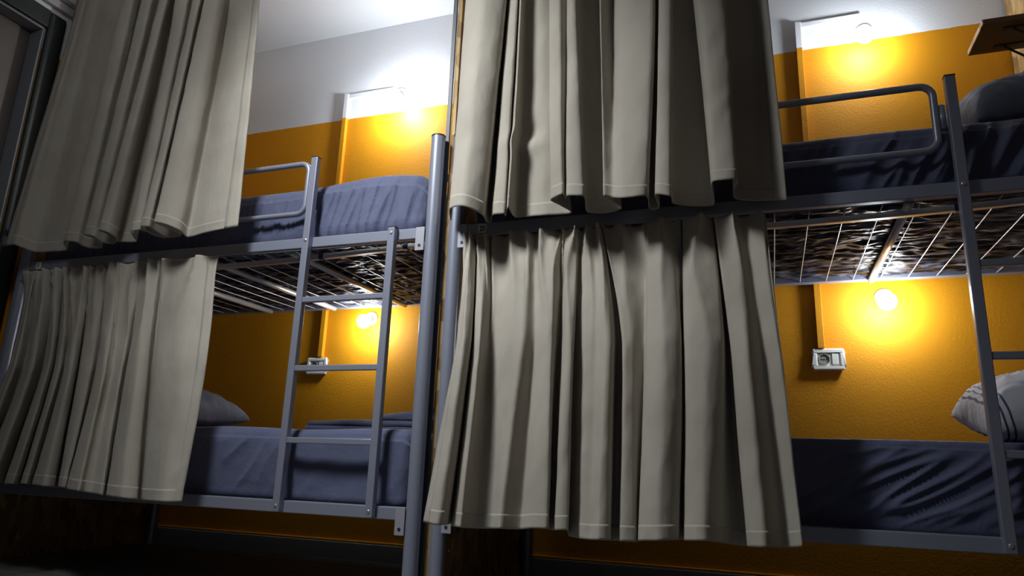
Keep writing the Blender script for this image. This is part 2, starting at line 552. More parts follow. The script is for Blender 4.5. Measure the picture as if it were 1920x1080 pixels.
def soft_box(x0, x1, y0, y1, z0, z1, r, wr, topf=None, nx=420):
    """closed rounded slab; wr(x,y,z,side) returns an outward offset"""
    bm = bmesh.new()
    xs = []
    for i in range(9):
        a = math.pi / 2 * i / 8; xs.append((x0 + r * (1 - math.sin(a)) if False else x0 + r * (1 - math.cos(a)), r * (1 - math.sin(a))))
    mid = [(x0 + r + (x1 - x0 - 2 * r) * i / nx, 0.0) for i in range(1, nx)]
    end = [(x1 - (x - x0), ins) for x, ins in xs[::-1]]
    rings = []
    for x, ins in xs + mid + end:
        zt = z1 + (topf(x) if topf else 0.0)
        ring = []
        for y, z in rounded_section(y0, y1, z0, zt, r, ins):
            ny = -1 if y < y0 + .03 else 0
            nz = 1 if z > zt - .03 else 0
            w = wr(x, y, z, 'f') * max(0.0, min(1.0, (z - z0 - .018) / .05)) * max(.12, min(1.0, (zt - z) / .05)) if ny else 0.0
            t = wr(x, y, z, 't') if nz else 0.0
            ring.append(bm.verts.new((x, y - w, z + t)))
        rings.append(ring)
    k = len(rings[0])
    for a, b in zip(rings, rings[1:]):
        for i in range(k):
            bm.faces.new((a[i], a[(i + 1) % k], b[(i + 1) % k], b[i]))
    bm.faces.new(rings[0]); bm.faces.new(rings[-1][::-1])
    return bm

def ridged(a, b, c, seed):
    n = noise.noise(Vector((a, b, c + seed)))
    return (1 - min(1, abs(n) * 2.6)) ** 2

def wrinkle(seed, ang, f1, f2, amp, soft, pucker):
    ca, sa = math.cos(math.radians(ang)), math.sin(math.radians(ang))
    def fn(x, y, z, side):
        if side == 'f':
            along, across = x * ca + z * sa, -x * sa + z * ca
            w = amp * ridged(along * f2, across * f1, 0.0, seed) * (.4 + .6 * max(0, noise.noise(Vector((x * 2, z * 3, seed + 9))) + .5))
            w += soft * noise.noise(Vector((x * 2.2, z * 4.5, seed + 3)))
            return w + pucker * ridged(x * 9, z * 1.5, 0, seed + 5)
        return soft * .5 * noise.noise(Vector((x * 2.5, y * 4, seed + 7)))
    return fn

def mattress(x0, x1, y0, y1, z0, z1, label, wr, topf=None, underside=False, r=.045):
    cx, cy = (x0 + x1) / 2, (y0 + y1) / 2
    e = empty('mattress', (cx, cy, z0), label, 'mattress', 'mattresses in blue sheets')
    bm = soft_box(x0, x1, y0, y1, z0, z1, r, wr, topf)
    bmesh.ops.translate(bm, verts=bm.verts, vec=(-cx, -cy, -z0))
    build('fitted_sheet', bm, 'sheet', e, smooth=True)
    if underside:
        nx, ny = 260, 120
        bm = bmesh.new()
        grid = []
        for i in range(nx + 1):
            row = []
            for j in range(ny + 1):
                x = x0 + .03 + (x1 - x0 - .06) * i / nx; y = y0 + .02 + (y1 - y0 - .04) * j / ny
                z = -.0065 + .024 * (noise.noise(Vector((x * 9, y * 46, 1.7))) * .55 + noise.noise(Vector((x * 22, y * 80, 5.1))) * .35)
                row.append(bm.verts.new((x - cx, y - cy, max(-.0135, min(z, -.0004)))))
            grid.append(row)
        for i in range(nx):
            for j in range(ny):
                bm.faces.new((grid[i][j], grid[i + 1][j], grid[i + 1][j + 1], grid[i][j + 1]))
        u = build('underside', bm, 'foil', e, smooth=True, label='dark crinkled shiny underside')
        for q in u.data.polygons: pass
    return e

def bump(x, c, w): return math.exp(-((x - c) / w) ** 2)
mattress(-1.935, -.040, .024, .900, 1.2165, 1.462, 'upper mattress in a slate blue sheet on the bunk beside the door',
         wrinkle(2.0, 78, 26, 2.5, .012, .012, .005), lambda x: .022 * bump(x, -.28, .22) - .012 * bump(x, -.02, .07), True, .055)
mattress(-1.935, -.040, .024, .900, .300, .553, 'lower mattress in a slate blue sheet under the folded blanket',
         wrinkle(11.0, 60, 9, 2.0, .010, .020, .001), None, False, .035)
mattress(.115, 1.978, .070, .905, 1.2285, 1.449, 'upper mattress in a slate blue sheet below the shelf, deeply creased',
         wrinkle(21.0, 62, 17, 2.2, .030, .010, .003), None, True, .040)
mattress(.115, 1.978, .070, .905, .312, .556, 'lower mattress in a dark blue sheet with long diagonal creases, beneath the striped pillow',
         wrinkle(33.0, 27, 25, 3.6, .017, .006, .0), None, False, .022)

def pillow(c, half, tilt, yaw, label, stripes=False, seed=0.0, power=2.4, lean=0.0, case='darkpillow', flat=.35):
    e = empty('pillow', c, label, 'pillow', 'pillows in blue cases')
    nu, nv = 72, 44
    bm = bmesh.new()
    R = Matrix.Rotation(math.radians(yaw), 3, 'Z') @ Matrix.Rotation(math.radians(tilt), 3, 'Y') @ Matrix.Rotation(math.radians(lean), 3, 'X')
    def pt(u, v, s):
        pin = 1 - .07 * (1 - v * v) * (abs(u) ** 4); pin2 = 1 - .09 * (1 - u * u) * (abs(v) ** 4)
        t = max(0.0, (1 - abs(u) ** power)) ** .45 * max(0.0, (1 - abs(v) ** power)) ** .45
        w = .010 * ridged(u * 2.2, v * 3.5 + u, s * 2, seed) * t + .012 * noise.noise(Vector((u * 2, v * 2, seed + s)))* t
        zz = s * half[2] * t + s * w
        if s < 0: zz *= flat
        return R @ Vector((u * half[0] * pin, v * half[1] * pin2, zz))
    grids = []
    for s in (1, -1):
        grids.append([[bm.verts.new(pt(2 * i / nu - 1, 2 * j / nv - 1, s)) for j in range(nv + 1)] for i in range(nu + 1)])
    for gi, g in enumerate(grids):
        for i in range(nu):
            for j in range(nv):
                q = (g[i][j], g[i + 1][j], g[i + 1][j + 1], g[i][j + 1])
                f = bm.faces.new(q if gi == 0 else q[::-1])
                if stripes and i in (3, 6, 9): f.material_index = 1
    bmesh.ops.remove_doubles(bm, verts=bm.verts, dist=1e-5)
    build('pillowcase', bm, [case, 'stripe'], e, smooth=True)
    return e
pillow((1.835, .400, 1.560), (.190, .27, .135), -10, 3, 'plump slate blue pillow on the upper mattress beneath the shelf', False, 4.0, 3.2, 12)
pillow((1.815, .370, .656), (.205, .26, .112), -9, -3, 'pale blue pillow with dark striped end behind the ladder on a lower mattress', True, 8.0, 3.0, 9, 'pillow', .6)
pillow((-1.400, .320, .612), (.285, .22, .115), 3, 3, 'slate blue pillow peeking out from behind the lower curtain near the door', False, 15.0, 3.0, 3)

fb = empty('folded_blanket', (-.50, .60, .560), 'folded navy blanket lying on the lower mattress behind the ladder', 'blanket')
def fold(name, x0, x1, y0, y1, z0, z1, seed, topf=None, r=.012):
    bm = soft_box(x0 - (-.50), x1 - (-.50), y0 - .60, y1 - .60, z0 - .556, z1 - .556, r,
                  lambda x, y, z, s: .006 * noise.noise(Vector((x * 5, y * 5 + z * 9, seed))), topf, 60)
    return build(name, bm, 'blanket', fb, smooth=True)
fold('fold', -.735, -.20, .40, .80, .5565, .580, 1.0)
fold('fold', -.725, -.22, .405, .79, .580, .603, 2.0, lambda x: .004 * math.sin(x * 9))
fold('fold', -.40, -.13, .42, .80, .603, .624, 3.0, lambda x: .035 * max(0, (x - .10) / .27))

CURTAIN_UR = [
    [(0.130, -0.030, 2.600), (0.148, -0.076, 2.600), (0.225, -0.095, 2.600), (0.287, -0.076, 2.600), (0.265, -0.036, 2.600), (0.264, -0.030, 2.600), (0.293, -0.063, 2.600), (0.323, -0.069, 2.600), (0.316, -0.049, 2.600), (0.344, -0.076, 2.600), (0.340, -0.056, 2.600), (0.340, -0.043, 2.600), (0.359, -0.043, 2.600), (0.395, -0.049, 2.600), (0.427, -0.043, 2.600), (0.434, -0.059, 2.600), (0.444, -0.082, 2.600), (0.482, -0.092, 2.600), (0.496, -0.079, 2.600), (0.511, -0.092, 2.600), (0.535, -0.092, 2.600), (0.528, -0.049, 2.600), (0.544, -0.039, 2.600), (0.564, -0.036, 2.600), (0.586, -0.043, 2.600), (0.600, -0.075, 2.600), (0.625, -0.040, 2.600), (0.658, -0.065, 2.600), (0.765, -0.092, 2.600), (0.764, -0.056, 2.600), (0.767, -0.049, 2.600), (0.780, -0.056, 2.600), (0.782, -0.089, 2.600), (0.815, -0.092, 2.600), (0.814, -0.049, 2.600), (0.842, -0.039, 2.600), (0.886, -0.036, 2.600), (0.881, -0.069, 2.600), (0.897, -0.102, 2.600), (0.930, -0.109, 2.600), (0.967, -0.102, 2.600), (0.963, -0.069, 2.600), (0.980, -0.043, 2.600), (1.036, -0.033, 2.600), (1.080, -0.063, 2.600)],
    [(0.105, -0.009, 2.113), (0.124, -0.101, 2.044), (0.207, -0.141, 1.998), (0.272, -0.101, 2.012), (0.249, -0.022, 2.072), (0.248, -0.009, 2.082), (0.279, -0.075, 2.029), (0.311, -0.088, 2.012), (0.303, -0.049, 2.042), (0.333, -0.101, 1.998), (0.328, -0.062, 2.027), (0.329, -0.036, 2.046), (0.350, -0.036, 2.041), (0.388, -0.049, 2.024), (0.422, -0.036, 2.026), (0.429, -0.068, 2.001), (0.440, -0.115, 1.966), (0.480, -0.134, 1.943), (0.495, -0.108, 1.959), (0.511, -0.134, 1.936), (0.536, -0.134, 1.931), (0.529, -0.049, 1.993), (0.546, -0.029, 2.003), (0.567, -0.022, 2.004), (0.591, -0.036, 1.989), (0.606, -0.100, 1.940), (0.632, -0.030, 1.984), (0.667, -0.080, 1.941), (0.782, -0.134, 1.878), (0.780, -0.062, 1.929), (0.784, -0.049, 1.938), (0.798, -0.062, 1.926), (0.799, -0.128, 1.879), (0.835, -0.134, 1.866), (0.834, -0.049, 1.927), (0.863, -0.029, 1.935), (0.910, -0.022, 1.929), (0.904, -0.088, 1.884), (0.921, -0.154, 1.834), (0.957, -0.167, 1.817), (0.996, -0.154, 1.817), (0.992, -0.088, 1.865), (1.010, -0.036, 1.898), (1.070, -0.016, 1.899), (1.117, -0.075, 1.847)],
    [(0.073, -0.007, 1.256), (0.119, -0.116, 1.252), (0.184, -0.162, 1.240), (0.231, -0.116, 1.223), (0.210, -0.023, 1.232), (0.218, -0.007, 1.238), (0.255, -0.085, 1.231), (0.300, -0.100, 1.225), (0.289, -0.054, 1.235), (0.320, -0.116, 1.239), (0.320, -0.069, 1.231), (0.321, -0.038, 1.233), (0.350, -0.038, 1.233), (0.423, -0.054, 1.226), (0.503, -0.038, 1.231), (0.477, -0.077, 1.245), (0.462, -0.131, 1.244), (0.505, -0.155, 1.250), (0.508, -0.123, 1.248), (0.525, -0.154, 1.243), (0.573, -0.155, 1.236), (0.555, -0.054, 1.234), (0.560, -0.030, 1.231), (0.617, -0.023, 1.228), (0.663, -0.038, 1.234), (0.631, -0.147, 1.234), (0.658, -0.139, 1.230), (0.695, -0.162, 1.216), (0.758, -0.154, 1.217), (0.752, -0.069, 1.215), (0.763, -0.054, 1.212), (0.784, -0.069, 1.215), (0.784, -0.147, 1.223), (0.828, -0.155, 1.211), (0.822, -0.054, 1.229), (0.858, -0.030, 1.226), (0.935, -0.023, 1.222), (0.937, -0.100, 1.242), (0.946, -0.178, 1.233), (0.978, -0.193, 1.229), (1.009, -0.178, 1.230), (0.995, -0.100, 1.231), (1.000, -0.038, 1.229), (1.060, -0.015, 1.226), (1.137, -0.085, 1.196)],
]
CURTAIN_UL = [
    [(-1.900, -0.082, 2.600), (-1.849, -0.090, 2.600), (-1.853, -0.075, 2.600), (-1.841, -0.059, 2.600), (-1.788, -0.059, 2.600), (-1.681, -0.059, 2.600), (-1.608, -0.098, 2.600), (-1.548, -0.098, 2.600), (-1.551, -0.082, 2.600), (-1.570, -0.067, 2.600), (-1.561, -0.059, 2.600), (-1.520, -0.082, 2.600), (-1.479, -0.106, 2.600), (-1.428, -0.106, 2.600), (-1.448, -0.082, 2.600), (-1.463, -0.067, 2.600), (-1.404, -0.082, 2.600), (-1.361, -0.113, 2.600), (-1.325, -0.113, 2.600), (-1.351, -0.090, 2.600), (-1.385, -0.067, 2.600), (-1.371, -0.059, 2.600), (-1.350, -0.075, 2.600), (-1.278, -0.113, 2.600), (-1.223, -0.113, 2.600), (-1.231, -0.098, 2.600), (-1.263, -0.067, 2.600), (-1.243, -0.082, 2.600), (-1.190, -0.113, 2.600), (-1.147, -0.117, 2.600), (-1.172, -0.098, 2.600), (-1.225, -0.067, 2.600), (-1.203, -0.067, 2.600), (-1.169, -0.090, 2.600), (-1.127, -0.117, 2.600), (-1.076, -0.113, 2.600), (-1.071, -0.098, 2.600), (-1.088, -0.075, 2.600), (-1.079, -0.075, 2.600), (-0.984, -0.090, 2.600), (-0.900, -0.098, 2.600)],
    [(-1.844, -0.105, 2.468), (-1.789, -0.120, 2.445), (-1.793, -0.089, 2.468), (-1.781, -0.058, 2.487), (-1.724, -0.058, 2.474), (-1.608, -0.058, 2.449), (-1.529, -0.136, 2.377), (-1.464, -0.136, 2.363), (-1.467, -0.105, 2.386), (-1.488, -0.074, 2.412), (-1.478, -0.058, 2.421), (-1.434, -0.105, 2.379), (-1.390, -0.151, 2.336), (-1.335, -0.151, 2.324), (-1.356, -0.105, 2.362), (-1.372, -0.074, 2.387), (-1.309, -0.105, 2.352), (-1.263, -0.167, 2.298), (-1.224, -0.167, 2.289), (-1.251, -0.120, 2.328), (-1.289, -0.074, 2.369), (-1.274, -0.058, 2.377), (-1.251, -0.089, 2.350), (-1.173, -0.167, 2.278), (-1.114, -0.167, 2.266), (-1.122, -0.136, 2.289), (-1.157, -0.074, 2.341), (-1.135, -0.105, 2.314), (-1.078, -0.167, 2.258), (-1.032, -0.175, 2.242), (-1.058, -0.136, 2.275), (-1.116, -0.074, 2.332), (-1.092, -0.074, 2.327), (-1.055, -0.120, 2.286), (-1.010, -0.174, 2.237), (-0.955, -0.167, 2.231), (-0.949, -0.136, 2.252), (-0.968, -0.089, 2.289), (-0.958, -0.089, 2.287), (-0.855, -0.120, 2.242), (-0.765, -0.136, 2.212)],
    [(-1.978, -0.105, 1.286), (-1.900, -0.120, 1.281), (-1.873, -0.089, 1.271), (-1.842, -0.058, 1.262), (-1.747, -0.058, 1.259), (-1.666, -0.058, 1.259), (-1.584, -0.136, 1.264), (-1.519, -0.136, 1.259), (-1.521, -0.105, 1.252), (-1.513, -0.074, 1.252), (-1.467, -0.058, 1.255), (-1.451, -0.105, 1.276), (-1.459, -0.151, 1.279), (-1.410, -0.151, 1.269), (-1.410, -0.105, 1.258), (-1.383, -0.074, 1.260), (-1.346, -0.105, 1.271), (-1.364, -0.167, 1.284), (-1.320, -0.167, 1.274), (-1.323, -0.120, 1.264), (-1.366, -0.074, 1.268), (-1.291, -0.058, 1.267), (-1.269, -0.089, 1.273), (-1.193, -0.167, 1.264), (-1.156, -0.167, 1.269), (-1.156, -0.136, 1.274), (-1.120, -0.074, 1.263), (-1.153, -0.105, 1.270), (-1.145, -0.167, 1.279), (-1.102, -0.175, 1.276), (-1.114, -0.136, 1.273), (-1.114, -0.074, 1.266), (-1.042, -0.074, 1.268), (-1.071, -0.120, 1.286), (-1.075, -0.175, 1.290), (-1.023, -0.167, 1.280), (-0.991, -0.136, 1.266), (-0.997, -0.089, 1.254), (-0.967, -0.089, 1.254), (-0.865, -0.120, 1.253), (-0.719, -0.136, 1.259)],
]
CURTAIN_LL = [
    [(-1.934, -0.008, 1.190), (-1.878, -0.033, 1.190), (-1.873, -0.008, 1.190), (-1.841, -0.027, 1.190), (-1.789, -0.033, 1.190), (-1.777, -0.008, 1.190), (-1.779, -0.001, 1.190), (-1.744, -0.027, 1.190), (-1.717, -0.033, 1.190), (-1.722, -0.014, 1.190), (-1.735, -0.001, 1.190), (-1.704, -0.023, 1.190), (-1.676, -0.027, 1.190), (-1.671, -0.011, 1.190), (-1.649, -0.023, 1.190), (-1.604, -0.033, 1.190), (-1.565, -0.020, 1.190), (-1.576, -0.001, 1.190), (-1.566, -0.001, 1.190), (-1.531, -0.023, 1.190), (-1.481, -0.023, 1.190), (-1.467, -0.008, 1.190), (-1.432, -0.033, 1.190), (-1.387, -0.042, 1.190), (-1.369, -0.033, 1.190), (-1.359, -0.027, 1.190), (-1.285, -0.027, 1.190), (-1.277, -0.011, 1.190), (-1.252, -0.027, 1.190), (-1.200, -0.039, 1.190), (-1.169, -0.027, 1.190), (-1.172, -0.008, 1.190), (-1.158, -0.011, 1.190), (-1.128, -0.030, 1.190), (-1.004, -0.042, 1.190), (-0.889, -0.033, 1.190)],
    [(-1.873, -0.053, 0.769), (-1.754, -0.116, 0.759), (-1.783, -0.053, 0.768), (-1.707, -0.100, 0.760), (-1.649, -0.116, 0.757), (-1.688, -0.053, 0.767), (-1.698, -0.037, 0.769), (-1.606, -0.100, 0.759), (-1.556, -0.116, 0.756), (-1.596, -0.069, 0.763), (-1.635, -0.037, 0.768), (-1.556, -0.092, 0.760), (-1.519, -0.100, 0.758), (-1.545, -0.061, 0.764), (-1.498, -0.092, 0.759), (-1.442, -0.116, 0.755), (-1.452, -0.084, 0.759), (-1.503, -0.037, 0.767), (-1.494, -0.037, 0.766), (-1.419, -0.092, 0.758), (-1.367, -0.092, 0.757), (-1.387, -0.053, 0.763), (-1.305, -0.116, 0.753), (-1.239, -0.140, 0.749), (-1.246, -0.116, 0.752), (-1.243, -0.100, 0.754), (-1.195, -0.100, 0.754), (-1.219, -0.061, 0.760), (-1.166, -0.100, 0.754), (-1.090, -0.132, 0.748), (-1.076, -0.100, 0.752), (-1.109, -0.053, 0.759), (-1.085, -0.061, 0.758), (-1.024, -0.108, 0.751), (-0.876, -0.139, 0.744), (-0.790, -0.116, 0.747)],
    [(-2.028, -0.065, 0.313), (-1.836, -0.149, 0.321), (-1.899, -0.065, 0.317), (-1.791, -0.129, 0.321), (-1.692, -0.149, 0.323), (-1.754, -0.066, 0.316), (-1.772, -0.045, 0.313), (-1.648, -0.128, 0.318), (-1.581, -0.149, 0.321), (-1.635, -0.087, 0.317), (-1.686, -0.045, 0.316), (-1.580, -0.118, 0.321), (-1.538, -0.129, 0.323), (-1.580, -0.076, 0.318), (-1.516, -0.118, 0.321), (-1.425, -0.149, 0.321), (-1.426, -0.107, 0.317), (-1.498, -0.045, 0.312), (-1.484, -0.045, 0.312), (-1.384, -0.118, 0.317), (-1.353, -0.118, 0.318), (-1.411, -0.066, 0.314), (-1.301, -0.149, 0.315), (-1.214, -0.181, 0.314), (-1.225, -0.149, 0.310), (-1.209, -0.129, 0.306), (-1.156, -0.129, 0.302), (-1.202, -0.076, 0.297), (-1.126, -0.129, 0.299), (-1.025, -0.170, 0.300), (-0.998, -0.129, 0.295), (-1.056, -0.066, 0.289), (-1.022, -0.076, 0.289), (-0.947, -0.139, 0.293), (-0.826, -0.181, 0.297), (-0.780, -0.149, 0.298)],
]
CURTAIN_LR = [
    [(0.128, 0.007, 1.200), (0.151, -0.012, 1.200), (0.160, 0.001, 1.200), (0.150, 0.032, 1.200), (0.154, 0.032, 1.200), (0.168, 0.007, 1.200), (0.193, -0.002, 1.200), (0.208, 0.013, 1.200), (0.214, 0.026, 1.200), (0.261, 0.023, 1.200), (0.300, 0.013, 1.200), (0.329, 0.007, 1.200), (0.358, 0.023, 1.200), (0.396, 0.010, 1.200), (0.431, 0.007, 1.200), (0.454, 0.032, 1.200), (0.458, 0.036, 1.200), (0.470, 0.010, 1.200), (0.506, 0.010, 1.200), (0.507, 0.029, 1.200), (0.513, 0.032, 1.200), (0.533, 0.020, 1.200), (0.559, 0.017, 1.200), (0.578, 0.007, 1.200), (0.591, 0.013, 1.200), (0.588, 0.039, 1.200), (0.592, 0.039, 1.200), (0.600, 0.020, 1.200), (0.659, 0.023, 1.200), (0.722, 0.036, 1.200), (0.733, 0.007, 1.200), (0.765, -0.005, 1.200), (0.797, 0.007, 1.200), (0.832, 0.036, 1.200), (0.839, 0.036, 1.200), (0.850, 0.007, 1.200), (0.886, -0.002, 1.200), (0.925, 0.007, 1.200), (0.927, 0.032, 1.200), (0.931, 0.039, 1.200), (0.937, 0.013, 1.200), (0.982, 0.001, 1.200), (1.015, 0.020, 1.200), (1.065, 0.007, 1.200), (1.076, 0.007, 1.200)],
    [(0.160, -0.096, 0.820), (0.202, -0.143, 0.811), (0.212, -0.112, 0.816), (0.184, -0.033, 0.831), (0.188, -0.033, 0.831), (0.218, -0.096, 0.819), (0.245, -0.119, 0.814), (0.246, -0.080, 0.821), (0.250, -0.049, 0.826), (0.281, -0.057, 0.824), (0.330, -0.080, 0.819), (0.372, -0.096, 0.815), (0.398, -0.057, 0.821), (0.444, -0.088, 0.814), (0.469, -0.096, 0.812), (0.466, -0.033, 0.824), (0.473, -0.025, 0.825), (0.501, -0.088, 0.813), (0.526, -0.088, 0.812), (0.521, -0.041, 0.821), (0.530, -0.033, 0.822), (0.563, -0.064, 0.816), (0.596, -0.072, 0.813), (0.629, -0.096, 0.808), (0.643, -0.080, 0.811), (0.643, -0.017, 0.822), (0.658, -0.017, 0.821), (0.674, -0.064, 0.813), (0.696, -0.057, 0.814), (0.726, -0.025, 0.818), (0.745, -0.096, 0.805), (0.799, -0.127, 0.798), (0.840, -0.096, 0.803), (0.836, -0.025, 0.816), (0.840, -0.025, 0.815), (0.851, -0.096, 0.803), (0.902, -0.119, 0.797), (0.949, -0.096, 0.800), (0.954, -0.033, 0.811), (0.961, -0.017, 0.814), (0.970, -0.080, 0.802), (1.013, -0.112, 0.796), (1.049, -0.064, 0.803), (1.088, -0.096, 0.797), (1.096, -0.096, 0.796)],
    [(0.094, -0.119, 0.284), (0.167, -0.183, 0.284), (0.180, -0.140, 0.283), (0.141, -0.035, 0.277), (0.148, -0.035, 0.275), (0.190, -0.120, 0.278), (0.226, -0.151, 0.279), (0.222, -0.099, 0.274), (0.234, -0.057, 0.271), (0.290, -0.067, 0.274), (0.317, -0.099, 0.278), (0.336, -0.119, 0.280), (0.371, -0.067, 0.277), (0.422, -0.109, 0.286), (0.470, -0.119, 0.288), (0.450, -0.035, 0.280), (0.459, -0.025, 0.278), (0.490, -0.109, 0.285), (0.523, -0.109, 0.287), (0.510, -0.046, 0.275), (0.511, -0.035, 0.266), (0.555, -0.078, 0.265), (0.586, -0.088, 0.265), (0.616, -0.119, 0.269), (0.642, -0.099, 0.268), (0.630, -0.014, 0.260), (0.647, -0.014, 0.261), (0.665, -0.078, 0.266), (0.700, -0.067, 0.265), (0.702, -0.025, 0.263), (0.723, -0.119, 0.274), (0.779, -0.161, 0.281), (0.823, -0.119, 0.282), (0.815, -0.025, 0.275), (0.828, -0.025, 0.276), (0.842, -0.119, 0.282), (0.890, -0.151, 0.287), (0.917, -0.119, 0.283), (0.947, -0.035, 0.273), (0.982, -0.014, 0.270), (0.994, -0.099, 0.276), (1.034, -0.141, 0.281), (1.077, -0.078, 0.278), (1.114, -0.119, 0.286), (1.119, -0.119, 0.291)],
]

# ------------------------------------------------------------------ curtains (rows of fold points in metres: top, middle, hem)
def catmull(p0, p1, p2, p3, t):
    return .5 * ((2 * p1) + (p2 - p0) * t + (2 * p0 - 5 * p1 + 4 * p2 - p3) * t * t + (3 * p1 - p0 - 3 * p2 + p3) * t ** 3)

def spline(pts, per):
    pts = [Vector(p) for p in pts]
    out = []
    n = len(pts)
    for i in range(n - 1):
        p0 = pts[i - 1] if i else pts[i] * 2 - pts[i + 1]
        p3 = pts[i + 2] if i + 2 < n else pts[i + 1] * 2 - pts[i]
        for k in range(per):
            # gentle overshoot control: half cardinal, half straight
            t = k / per
            out.append(catmull(p0, pts[i], pts[i + 1], p3, t) * .8 + (pts[i].lerp(pts[i + 1], t)) * .2)
    out.append(pts[-1])
    return out

def curtain(name, rows, label, gather, seed, per=7, nv=90, dents=()):
    R = [spline(r, per) for r in rows]
    nu = len(R[0])
    ztop = sum(p.z for p in R[0]) / nu
    zmid = sum(p.z for p in R[1]) / nu
    zbot = sum(p.z for p in R[2]) / nu
    H = ztop - zbot
    vm = (ztop - zmid) / H
    cx = sum(p.x for p in R[2]) / nu; cy = sum(p.y for p in R[2]) / nu
    org = Vector((cx, cy, zbot))
    def at(i, v):
        a, b, c = R[0][i], R[1][i], R[2][i]
        if v <= vm:
            t = v / vm; q = catmull(a * 2 - b, a, b, c, t) * .6 + a.lerp(b, t) * .4
        else:
            t = (v - vm) / (1 - vm); q = catmull(a, b, c, c * 2 - b, t) * .6 + b.lerp(c, t) * .4
        q = q.copy()
        d = v * H
        u = i / (nu - 1)
        if gather > 0:
            g = math.exp(-d / .15)
            w = u * 84 + 2.5 * noise.noise(Vector((u * 16, d * 3, seed)))
            q.y -= gather * g * ((1 - abs(math.sin(w))) ** 1.4 * 2.2 - .6)
            q.z += (.006 * noise.noise(Vector((u * 60, seed, 0)))) * math.exp(-d / .02)
            g2 = math.exp(-((d - .055) / .03) ** 2)
            q.y += .006 * g2 * noise.noise(Vector((u * 40, 2.0, seed)))
        env = min(1.0, d / .08)
        q.y += env * (.0045 * noise.noise(Vector((q.x * 9, d * 2.3, seed))) + .0022 * noise.noise(Vector((q.x * 30 + d * 8, d * 11, seed + 4))))
        q.x += env * .004 * noise.noise(Vector((u * 14, d * 2.6, seed + 11)))
        seam = math.exp(-((d - (H - .040)) / .010) ** 2)
        q.y += seam * .0022 * (noise.noise(Vector((u * 90, 3.0, seed))) - .3)
        for (dx, dzc, wx, wz, amp) in dents:
            q.y += amp * math.exp(-((q.x - dx) / wx) ** 2 - ((q.z - dzc) / wz) ** 2)
        return q
    def sheet(v0, v1, n):
        bm = bmesh.new()
        g = []
        for j in range(n + 1):
            v = v0 + (v1 - v0) * j / n
            g.append([bm.verts.new(at(i, v) - org) for i in range(nu)])
        for j in range(n):
            for i in range(nu - 1):
                bm.faces.new((g[j][i], g[j + 1][i], g[j + 1][i + 1], g[j][i + 1]))
        return bm
    def finish(nm, bm, parent, thick, loc=None):
        me = bpy.data.meshes.new(nm); bm.to_mesh(me); bm.free()
        for q in me.polygons: q.use_smooth = True
        me.materials.append(M['curtain'])
        o = bpy.data.objects.new(nm, me)
        if loc is not None: o.location = loc
        link(o, parent)
        s = o.modifiers.new('cloth_thickness', 'SOLIDIFY'); s.thickness = thick; s.offset = 0.0
        return o
    e = empty(name, org, label, 'curtain', 'beige bunk curtains')
    finish('cloth', sheet(0, 1, nv), e, .0014)
    finish('hem', sheet(1 - .040 / H, 1.0, 6), e, .0019)
    # stitched side seams
    for i0, i1 in ((0, 3), (nu - 4, nu - 1)):
        bm = bmesh.new(); g = []
        n = 120
        for j in range(n + 1):
            g.append([bm.verts.new(at(i, j / n) - org) for i in range(i0, i1 + 1)])
        for j in range(n):
            for i in range(i1 - i0):
                bm.faces.new((g[j][i], g[j + 1][i], g[j + 1][i + 1], g[j][i + 1]))
        finish('side_seam', bm, e, .0038)
    return e
curtain('bunk_curtain', CURTAIN_UL, 'beige curtain over the upper bunk nearest the dark door', 0.0, 3.0)
curtain('bunk_curtain', CURTAIN_UR, 'brightest beige curtain, covering the upper bunk above the number 20 sticker', 0.0, 7.0,
        dents=((.345, 1.475, .055, .030, -.016), (.36, 1.535, .05, .04, .010)))
lower_left = curtain('bunk_curtain', CURTAIN_LL, 'shaded beige curtain gathered over the lower bunk nearest the dark door', 0.019, 12.0)
lower_right = curtain('bunk_curtain', CURTAIN_LR, 'beige curtain gathered below the rail with the number 20 sticker', 0.019, 17.0)

def rod(x0, x1, y, z, r, label, name='curtain_rod'):
    o = build(name, tbm([(x0, y, z), (x1, y, z)], r, 12), 'darksteel', None, loc=((x0 + x1) / 2, y, z), smooth=True)
    return tag(o, label, 'curtain rod')
rod(-2.022, .027, -.058, 2.604, .006, 'curtain rod high over the bunk nearest the dark door')
rod(.043, 2.05, -.048, 2.604, .006, 'curtain rod high over the bunk with the number 20 sticker')
def cord(parent, x0, x1, y, z):
    o = parent.location
    build('hanging_cord', tbm([(x0 - o.x, y - o.y, z - o.z), (x1 - o.x, y - o.y, z - o.z)], .0018, 8), 'darksteel', parent, smooth=True)
cord(lower_left, -1.955, -.024, -.014, 1.190)
cord(lower_right, .092, 1.998, .026, 1.200)

# ------------------------------------------------------------------ wall fittings
def conduit(x, z0, z1, arm_x, label):
    e = empty('cable_conduit', (x, WALL_Y, z0), label, 'conduit', 'painted cable conduits on the back wall')
    build('vertical_channel', bxm((-.013, -.024, 0), (.013, 0, z1 - z0)), 'wall', e, bevel=.002)
    build('horizontal_channel', bxm((.013, -.016, z1 - z0 - .026), (arm_x - x, 0, z1 - z0 - .002)), 'wall', e, bevel=.002)
    return e
conduit(-1.088, .957, 2.448, -.790, 'vertical cable conduit left of the lit lamps over the bunk beside the door')
conduit(1.266, .950, 2.432, 1.520, 'vertical cable conduit above the outlet on the bunk with the number 20 sticker')

